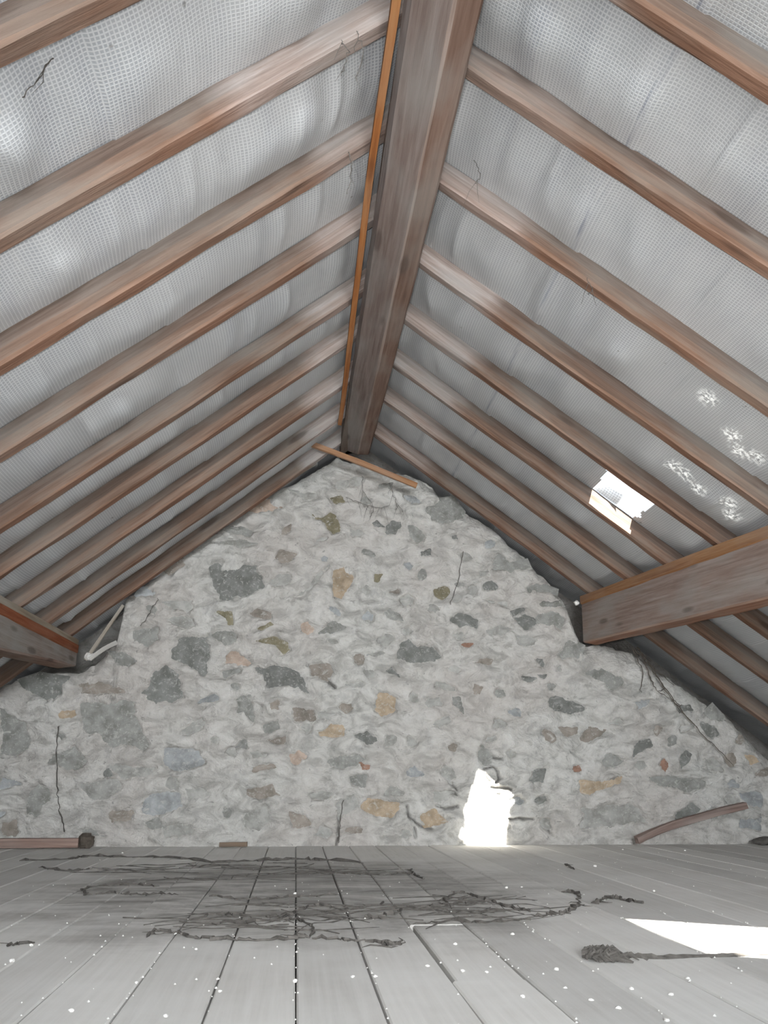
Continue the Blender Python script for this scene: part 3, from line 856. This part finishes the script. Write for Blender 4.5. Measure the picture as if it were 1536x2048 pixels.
o = sweep('packing_batten', pl+np.array([0.004, 0, 0]), (1, 0, 0), (0, 0, 1), [(0, -0.036), (0, -0.076), (-0.09, -0.150), (-0.09, -0.112)], M['orange'],
          [(0.62, 0.5, 0.7), (0.6, 0.5, 0.6), (0.6, 0.5, 0.6), (0.6, 0.5, 0.6)], wob=0.002, seed=66, parent=purlin_l)
o['label'] = 'dark red-brown batten packed on the purlin'
o = sweep('packing_lath', pl+np.array([0.002, 0, 0]), (1, 0, 0), (0, 0, 1), [(0, -0.006), (0, -0.034), (-0.088, -0.108), (-0.088, -0.080)], M['lath'],
          [(0.85, 0.78, 0.7)]*4, wob=0.002, seed=67, parent=purlin_l)
o['label'] = 'pale brown lath on top of the batten'

# ------------------------------------------------------------------ small timbers at the gable
def stick(name, pts, w, hgt, mat, label, cat, seed, tints=None, side=None, up=(0, 0, 1), wob=0.003, per=6):
    p = smooth_path(pts, per)
    d = p[-1]-p[0]; d /= np.linalg.norm(d)
    if side is None:
        side = np.cross(d, (0, 0, 1)); side /= np.linalg.norm(side)
    upv = np.cross(side, d); upv /= np.linalg.norm(upv)
    s = [(-w/2, -hgt/2+0.002), (-w/2+0.003, -hgt/2), (w/2-0.003, -hgt/2), (w/2, -hgt/2+0.002), (w/2, hgt/2), (-w/2, hgt/2)]
    o = sweep(name, p, side, upv, s, mat, [tints or (1, 1, 1)]*6, wob=wob, seed=seed)
    return tag(o, label, cat)
stick('batten', [(-0.065, 4.72, 2.255), (0.25, 4.735, 2.150), (0.658, 4.76, 2.000)], 0.022, 0.030, M['orange'], 'thin pinkish-brown batten slung across the top of the stone gable', 'batten', 71, (0.95, 1.35, 2.3))
stick('lath', [(-1.165, 4.875, 0.965), (-1.078, 4.88, 1.12), (-0.992, 4.885, 1.275)], 0.014, 0.018, M['lath'], 'thin long lath leaning beside the wall end of the purlin', 'lath', 72)
stick('lath', [(-1.133, 4.835, 0.964), (-1.066, 4.835, 1.02), (-0.998, 4.84, 1.060)], 0.016, 0.022, M['lath'], 'short pale lath stub lying on the gable by the purlin end', 'lath', 73, (1.35, 1.45, 1.6))
stick('lath', [(-0.950, 4.87, 1.388), (-0.80, 4.875, 1.545), (-0.662, 4.88, 1.690)], 0.014, 0.026, M['lath'], 'blue-grey lath strip wedged along the sloping edge of the gable', 'lath', 74, (0.95, 1.15, 1.45))
stick('lath', [(0.06, 4.90, 2.175), (-0.14, 4.90, 2.03), (-0.34, 4.90, 1.87)], 0.020, 0.030, M['lath'], 'grey lath strip near the apex along the sloping edge of the gable', 'lath', 75, (0.9, 0.95, 1.0))
stick('branch', [(1.868, 4.86, 0.030), (1.98, 4.87, 0.072), (2.11, 4.88, 0.112), (2.32, 4.90, 0.162), (2.546, 4.92, 0.208)], 0.040, 0.036, M['brown'], 'bent dark brown length of wood leaning on the foot of the stone wall', 'branch', 76, (1.25, 1.2, 1.2), wob=0.006)
o = stick('board', [(-1.90, 4.86, 0.026), (-1.5, 4.86, 0.028), (-1.10, 4.87, 0.028)], 0.05, 0.046, M['brown'], 'brown timber lying along the foot of the stone wall', 'timber', 77, (1.45, 1.3, 1.25))
def lump(name, c, r, mat, label, cat, seed, group=None, n=(7, 5)):
    rr = random.Random(seed); V, F = [], []
    m, k = n
    V.append((c[0], c[1], c[2]-r[2]))
    for i in range(1, k):
        a = math.pi*i/k-math.pi/2
        for j in range(m):
            b = 2*math.pi*j/m; s = rr.uniform(0.72, 1.15)
            V.append((c[0]+r[0]*math.cos(a)*math.cos(b)*s, c[1]+r[1]*math.cos(a)*math.sin(b)*s, c[2]+r[2]*math.sin(a)*s))
    V.append((c[0], c[1], c[2]+r[2]))
    for j in range(m): F.append((0, 1+(j+1) % m, 1+j))
    for i in range(k-2):
        for j in range(m): F.append((1+i*m+j, 1+i*m+(j+1) % m, 1+(i+1)*m+(j+1) % m, 1+(i+1)*m+j))
    e = len(V)-1
    for j in range(m): F.append((e, 1+(k-2)*m+j, 1+(k-2)*m+(j+1) % m))
    o = mesh_object(name, V, F, mat)
    if label: tag(o, label, cat, group)
    return o
lump('wood_lump', (-1.065, 4.865, 0.037), (0.045, 0.03, 0.040), M['stem'], 'dark splintered lump at the end of the brown timber by the wall', 'wood lump', 5, n=(9, 6))
stick('board', [(-0.387, 4.90, 0.014), (-0.31, 4.90, 0.015), (-0.242, 4.90, 0.015)], 0.03, 0.022, M['brown'], 'short flat brown offcut on the floor at the wall foot', 'offcut', 78, (0.9, 0.85, 0.7))
lump('rubble', (2.61, 4.88, 0.022), (0.085, 0.04, 0.024), M['web'], 'flat dark lump of rubble in the low corner of the gable', 'rubble', 9, n=(9, 6))
lump('rubble', (-1.145, 4.88, 0.985), (0.028, 0.03, 0.022), M['crumb'], 'white lump of mortar at the purlin end by the leaning laths', 'mortar lump', 10)
lump('rubble', (1.625, 4.885, 1.345), (0.018, 0.02, 0.016), M['crumb'], 'small white mortar lump wedged beside the deep purlin end', 'mortar lump', 11)

# ------------------------------------------------------------------ strands and threads
def strand(name, pts2, r, label, seed, hairs=12, group=None, cat='cobweb'):
    rs = random.Random(seed); r *= 0.62; hairs //= 3
    p = smooth_path([(x, y, r*0.9) for x, y in pts2], 7)
    p[:, 0] += np.array([rs.gauss(0, 0.004) for _ in p]); p[:, 1] += np.array([rs.gauss(0, 0.010) for _ in p]); 
    rad = np.array([r*(0.45+1.1*rs.random()) for _ in p]); rad[0] *= 0.5; rad[-1] *= 0.4
    p[:, 2] = rad*0.85+0.001
    parts = [tube_parts(p, rad, 5, seed, 0.35)]
    for _ in range(hairs):
        i = rs.randrange(len(p)); a = rs.uniform(0, 6.28); L = rs.uniform(0.02, 0.05)
        q = [p[i], p[i]+np.array([math.cos(a)*L*0.6, math.sin(a)*L, 0]), p[i]+np.array([math.cos(a+0.5)*L, math.sin(a+0.5)*L*1.5, 0])]
        q = np.array(q); q[:, 2] = 0.0035
        parts.append(tube_parts(q, [r*0.4, r*0.3, r*0.12], 4))
    V, F = join(parts)
    o = mesh_object(name, V, F, M['web'])
    return tag(o, label, cat, group)
strand('cobweb_strand', [(-1.2, 4.20), (-0.999, 4.234), (-0.957, 4.40), (-0.792, 4.343), (-0.534, 4.276), (-0.322, 4.05), (-0.134, 4.128), (0.01, 4.166), (0.142, 4.109), (0.30, 4.0)], 0.008, 'long sooty cobweb strand across the boards just before the wall', 1, 40)
strand('cobweb_strand', [(-0.36, 3.0), (-0.432, 3.017), (-0.5, 3.011), (-0.578, 3.053), (-0.645, 3.022), (-0.673, 3.215), (-0.553, 3.262), (-0.45, 3.217)], 0.005, 'sooty cobweb strand looped into a narrow hook on the boards', 2, 16)
looped = strand('cobweb_strand', [(-0.20, 2.42), (-0.048, 2.463), (0.017, 2.458), (0.054, 2.354), (0.046, 2.215), (-0.006, 2.187), (-0.069, 2.18), (-0.149, 2.199), (-0.225, 2.224), (-0.275, 2.295), (-0.324, 2.313), (-0.331, 2.246)], 0.0055, 'sooty cobweb strand doubling back in a long flat loop', 3, 30)
strand('cobweb_strand', [(0.05, 2.189), (0.108, 2.178), (0.153, 2.155), (0.209, 2.108), (0.25, 2.093)], 0.005, 'short sooty strand carrying on from the long flat loop', 4, 10)
strand('cobweb_strand', [(-0.254, 2.479), (-0.198, 2.576), (-0.15, 2.555), (-0.048, 2.50), (0.011, 2.605), (0.083, 2.724), (0.164, 2.62), (0.274, 2.771)], 0.0045, 'wavy sooty cobweb strand behind the long flat loop', 5, 24)
peaked = strand('cobweb_strand', [(0.20, 2.47), (0.247, 2.498), (0.331, 2.626), (0.43, 2.667), (0.471, 2.821), (0.536, 2.968), (0.585, 2.812), (0.619, 2.632), (0.66, 2.55)], 0.0065, 'sooty cobweb strand rising to a peak beyond the raised board', 6, 46)
strand('cobweb_strand', [(0.343, 2.388), (0.432, 2.41), (0.525, 2.377), (0.606, 2.411), (0.688, 2.488), (0.727, 2.503), (0.771, 2.545), (0.842, 2.685), (0.904, 2.904), (0.88, 2.966)], 0.0065, 'thick sooty strand with a curled tip past the raised board end', 7, 24)
strand('cobweb_strand', [(0.886, 2.70), (0.952, 2.784), (0.995, 2.814), (1.006, 2.757), (1.04, 2.702)], 0.007, 'short fuzzy dark strand beyond the curled strand tip', 8, 20)
strand('cobweb_strand', [(0.07, 3.727), (0.202, 3.572), (0.33, 3.493), (0.46, 3.58)], 0.005, 'faint sooty strand crossing the boards in front of the wall strand', 9, 20)
strand('cobweb_strand', [(-0.252, 2.933), (-0.126, 2.867), (0.01, 2.913), (0.152, 2.961)], 0.005, 'straight faint sooty strand midway between wall and long loop', 10, 22)
strand('cobweb_strand', [(-0.804, 3.791), (-0.893, 3.759), (-1.032, 3.885)], 0.006, 'short sooty wisp on the boards near the brown timber', 12, 10)
strand('cobweb_strand', [(0.472, 3.70), (0.462, 3.55), (0.475, 3.36)], 0.006, 'short sooty wisp lying along a board joint before the wall', 13, 14)
strand('cobweb_strand', [(1.165, 3.86), (1.15, 3.75), (1.135, 3.66)], 0.005, 'tiny dark wisp on the boards below the sunlit patch of wall', 14, 6)
strand('cobweb_strand', [(-0.62, 2.16), (-0.597, 2.175), (-0.57, 2.20)], 0.004, 'tiny dark wisp alone on the bare grey boards', 15, 8)
strand('cobweb_strand', [(0.205, 2.10), (0.222, 2.09), (0.24, 2.095)], 0.008, 'small dark tuft beside the raised board', 16, 10)
def tangle(x0, x1, y0, y1, n, r, label, seed, parent=None):
    rs = random.Random(seed); parts = []
    for _ in range(n):
        cx, cy = rs.uniform(x0, x1), rs.uniform(y0, y1); L = rs.uniform(0.05, 0.22); a = rs.gauss(0, 0.35)
        env = 1-((cx-(x0+x1)/2)/((x1-x0)/2))**2*0.8
        cy = (y0+y1)/2+(cy-(y0+y1)/2)*env
        q = smooth_path([(cx-L*math.cos(a), cy-L*math.sin(a)+rs.gauss(0, 0.03), 0.0025), (cx-L*0.3, cy+rs.gauss(0, 0.03), 0.003), (cx+L*0.3, cy+rs.gauss(0, 0.03), 0.003), (cx+L*math.cos(a), cy+L*math.sin(a)+rs.gauss(0, 0.03), 0.0025)], 4)
        parts.append(tube_parts(q, [r*rs.uniform(0.4, 1.3) for _ in q], 4))
    V, F = join(parts)
    V = [(v[0], v[1], max(v[2], 0.0012)) for v in V]
    o = mesh_object('cobweb_mat', V, F, M['web'], parent)
    return o if parent else tag(o, label, 'cobweb')
tangle(0.36, 0.66, 2.42, 2.88, 30, 0.0017, 'tangled sooty cobweb mat inside the peaked strand', 201, peaked)
tangle(-0.30, 0.28, 2.28, 2.78, 30, 0.0014, 'thin sooty cobweb mat inside the long flat loop', 202, looped)
tangle(-0.75, 0.25, 3.30, 4.10, 36, 0.0016, 'wide faint sooty cobweb mat behind the hooked strand', 203)
# the tufted clump with a long tail
rs = random.Random(50); parts = []
for _ in range(120):
    bx, by = rs.uniform(0.597, 0.668), rs.uniform(1.865, 1.955)
    if (bx-0.632)**2/0.038**2+(by-1.905)**2/0.05**2 > 1: continue
    a = rs.uniform(-0.6, 0.6); L = rs.uniform(0.02, 0.045)
    q = [(bx, by, rs.uniform(0.004, 0.016)), (bx+L*0.5*math.cos(a), by+L*0.5*math.sin(a), rs.uniform(0.008, 0.02)), (bx+L*math.cos(a), by+L*math.sin(a), 0.004)]
    parts.append(tube_parts(q, [0.003, 0.0035, 0.001], 4))
tail = smooth_path([(0.640, 1.90, 0.006), (0.667, 1.885, 0.006), (0.706, 1.917, 0.005), (0.753, 1.895, 0.005), (0.841, 1.906, 0.004), (0.925, 1.909, 0.004), (1.004, 1.918, 0.004), (1.084, 1.933, 0.004)], 6)
parts.append(tube_parts(tail, np.linspace(0.008, 0.0025, len(tail)), 5, 0, 0.4))
V, F = join(parts)
tag(mesh_object('cobweb_tuft', V, F, M['web']), 'dark brush-like tuft with a long thin tail crossing the sunlit floor', 'cobweb')

def thread(pts, r, label, seed, name='cobweb_thread', mat='web', extra=0, cat='cobweb', group=None):
    rs = random.Random(seed)
    p = smooth_path(pts, 7); p = p+np.array([[rs.gauss(0, 0.0025) for _ in range(3)] for _ in p])
    parts = [tube_parts(p, [r*rs.uniform(0.6, 1.4) for _ in p], 4)]
    for _ in range(extra):
        i = rs.randrange(1, len(p)-1); L = rs.uniform(0.03, 0.12)
        e = p[i]+np.array([rs.uniform(-0.5, 0.5)*L, rs.uniform(-0.1, 0.05)*L, -L])
        parts.append(tube_parts([p[i], (p[i]+e)/2+np.array([rs.gauss(0, 0.006), 0, 0]), e], [r*0.7, r*0.6, r*0.3], 4))
    V, F = join(parts)
    return tag(mesh_object(name, V, F, M[mat]), label, cat, group)
def wall_pts(lst, out=0.034): return [(x, WALL_Y-out-float(wall_low(np.array(x), np.array(z))), z) for x, z in lst]
thread(wall_pts([(-1.292, 0.62), (-1.292, 0.492), (-1.264, 0.285), (-1.239, 0.184), (-1.205, 0.07)]), 0.0028, 'dark thread hanging down the wall above the brown timber', 21)
thread(wall_pts([(0.965, 1.653), (0.933, 1.491), (0.879, 1.337)]), 0.0025, 'dark straight thread hanging on the upper part of the stone wall', 22)
thread(wall_pts([(0.262, 0.235), (0.250, 0.12), (0.242, 0.015)]), 0.0025, 'short dark thread down to the floor on the stone wall', 23)
thread(wall_pts([(-0.82, 1.33), (-0.86, 1.25), (-0.90, 1.17)]), 0.0022, 'fine dark thread on the wall above the leaning laths', 24)
parts = []
rs = random.Random(31)
for pts in ([(1.96, 1.10), (2.012, 0.962), (1.995, 0.832)], [(1.99, 1.10), (2.037, 1.045), (2.114, 0.906), (2.178, 0.791), (2.313, 0.636)], [(1.98, 1.09), (2.05, 1.0), (2.13, 0.87), (2.10, 0.84)],
            [(2.178, 0.791), (2.313, 0.636), (2.435, 0.511), (2.515, 0.428)], [(2.02, 1.06), (2.10, 0.96), (2.20, 0.88)], [(2.03, 1.03), (2.06, 0.92), (2.09, 0.85), (2.16, 0.80)], [(2.12, 0.90), (2.20, 0.78), (2.24, 0.76)]):
    p = smooth_path(wall_pts(pts, 0.04), 6); p = p+np.array([[rs.gauss(0, 0.003) for _ in range(3)] for _ in p])
    parts.append(tube_parts(p, np.linspace(0.004, 0.0018, len(p)), 4))
V, F = join(parts)
tag(mesh_object('dry_stems', V, F, M['stem']), 'dark dry stems straggling down the wall below the deep purlin', 'dry stems')
# dusty threads on the gable below its apex
for k, lst in enumerate(([(0.35, 2.12), (0.36, 2.02), (0.42, 1.93), (0.40, 1.86)], [(0.52, 2.08), (0.55, 1.98), (0.60, 1.90)], [(0.25, 1.98), (0.34, 1.95), (0.45, 1.92), (0.52, 1.94)])):
    thread(wall_pts(lst), 0.0014, 'dark cobweb threads spread on the gable just below the slung batten', 60+k, extra=7, group='threads below the slung batten')
# webs hanging from the rafters by the ridge
def slope_pt(side, x, y, drop): return (x, y, (under_left(x) if side == 'L' else under_right(x))-drop)
HANG = [('L', 0.10, 1.74, 0.16, 'dusty web thread dangling from the eighth rafter by the orange batten'), ('L', 0.06, 1.74, 0.12, 'shorter dusty web thread dangling from the eighth rafter'),
        ('L', 0.10, 2.18, 0.16, 'dusty web thread dangling from the seventh rafter by the orange batten'), ('R', 0.52, 2.30, 0.09, 'dark web wisp hanging off the sixth rafter on the hole side of the ridge'),
        ('R', 0.93, 2.47, 0.06, 'tiny dark wisp hanging off the middle of the sixth rafter on the hole side'), ('L', -0.55, 1.40, 0.02, 'dark slug-like web streak on the felt before the eighth rafter')]
for k, (sd, x, y, L, lab) in enumerate(HANG):
    a = slope_pt(sd, x, y, -0.01); b = slope_pt(sd, x+0.012, y-0.01, L*0.5); c = slope_pt(sd, x-0.004, y-0.012, L)
    if k == 5: a, b, c = slope_pt('L', -0.62, 1.50, -0.07), slope_pt('L', -0.57, 1.47, -0.065), slope_pt('L', -0.53, 1.44, -0.07)
    thread([a, b, c], 0.0012, lab, 80+k, extra=2)

# ------------------------------------------------------------------ plaster crumbs on the boards
CRUMBS = [(-0.119, 1.693, 0.0039), (-0.189, 1.537, 0.0045), (0.118, 1.786, 0.0044), (0.16, 1.783, 0.005), (-0.344, 1.583, 0.0048), (-0.202, 2.084, 0.0038), (-0.131, 1.791, 0.0033), (0.01, 2.972, 0.0073), (-0.818, 4.546, 0.0064), (-0.275, 1.773, 0.004), (-0.557, 1.983, 0.0065), (-0.568, 2.157, 0.0051), (0.011, 1.758, 0.0056), (0.271, 1.866, 0.0048), (0.332, 1.815, 0.0052), (0.377, 1.807, 0.0038), (0.397, 1.61, 0.0048), (0.532, 1.519, 0.0053), (0.737, 1.717, 0.0047), (0.655, 1.6, 0.0051), (0.718, 3.078, 0.0068), (0.774, 3.094, 0.0046), (1.26, 3.767, 0.0079), (1.182, 2.957, 0.0064), (1.986, 4.513, 0.0066), (1.694, 4.609, 0.0055), (0.602, 1.646, 0.0055), (0.488, 1.664, 0.0045), (0.505, 1.574, 0.005), (0.579, 1.441, 0.0052), (0.525, 2.203, 0.0059), (0.515, 1.811, 0.006), (0.368, 2.095, 0.0048)]
for k, (x, y, s) in enumerate(CRUMBS):
    lump('plaster_crumb', (x, y, s*0.55), (s, s*1.1, s*0.6), M['crumb'], 'small white plaster crumb lying on the grey floor boards', 'crumb', 100+k, 'plaster crumbs on the floor', n=(6, 4))
V, F = [], []
rs = random.Random(77)
for _ in range(520):
    y = rs.uniform(1.35, 4.7); 
    if rs.random() < 0.45:
        x = rs.choice([j for j in joints if -1.2 < j < 1.6])+rs.gauss(0, 0.004); y = rs.uniform(1.35, 2.6)
    else: x = rs.uniform(-1.3, 1.9)
    s = rs.uniform(0.0012, 0.0032); b = len(V)
    V += [(x+s, y, 0.002), (x, y+s*1.3, 0.002), (x-s, y, 0.002), (x, y-s*1.3, 0.002), (x, y, 0.002+s), (x, y, 0.0005)]
    F += [(b, b+1, b+4), (b+1, b+2, b+4), (b+2, b+3, b+4), (b+3, b, b+4), (b+1, b, b+5), (b+2, b+1, b+5), (b+3, b+2, b+5), (b, b+3, b+5)]
o = tag(mesh_object('plaster_grit', V, F, M['crumb']), 'white plaster grit sprinkled over the floor boards and their joints', 'grit')
o['kind'] = 'stuff'
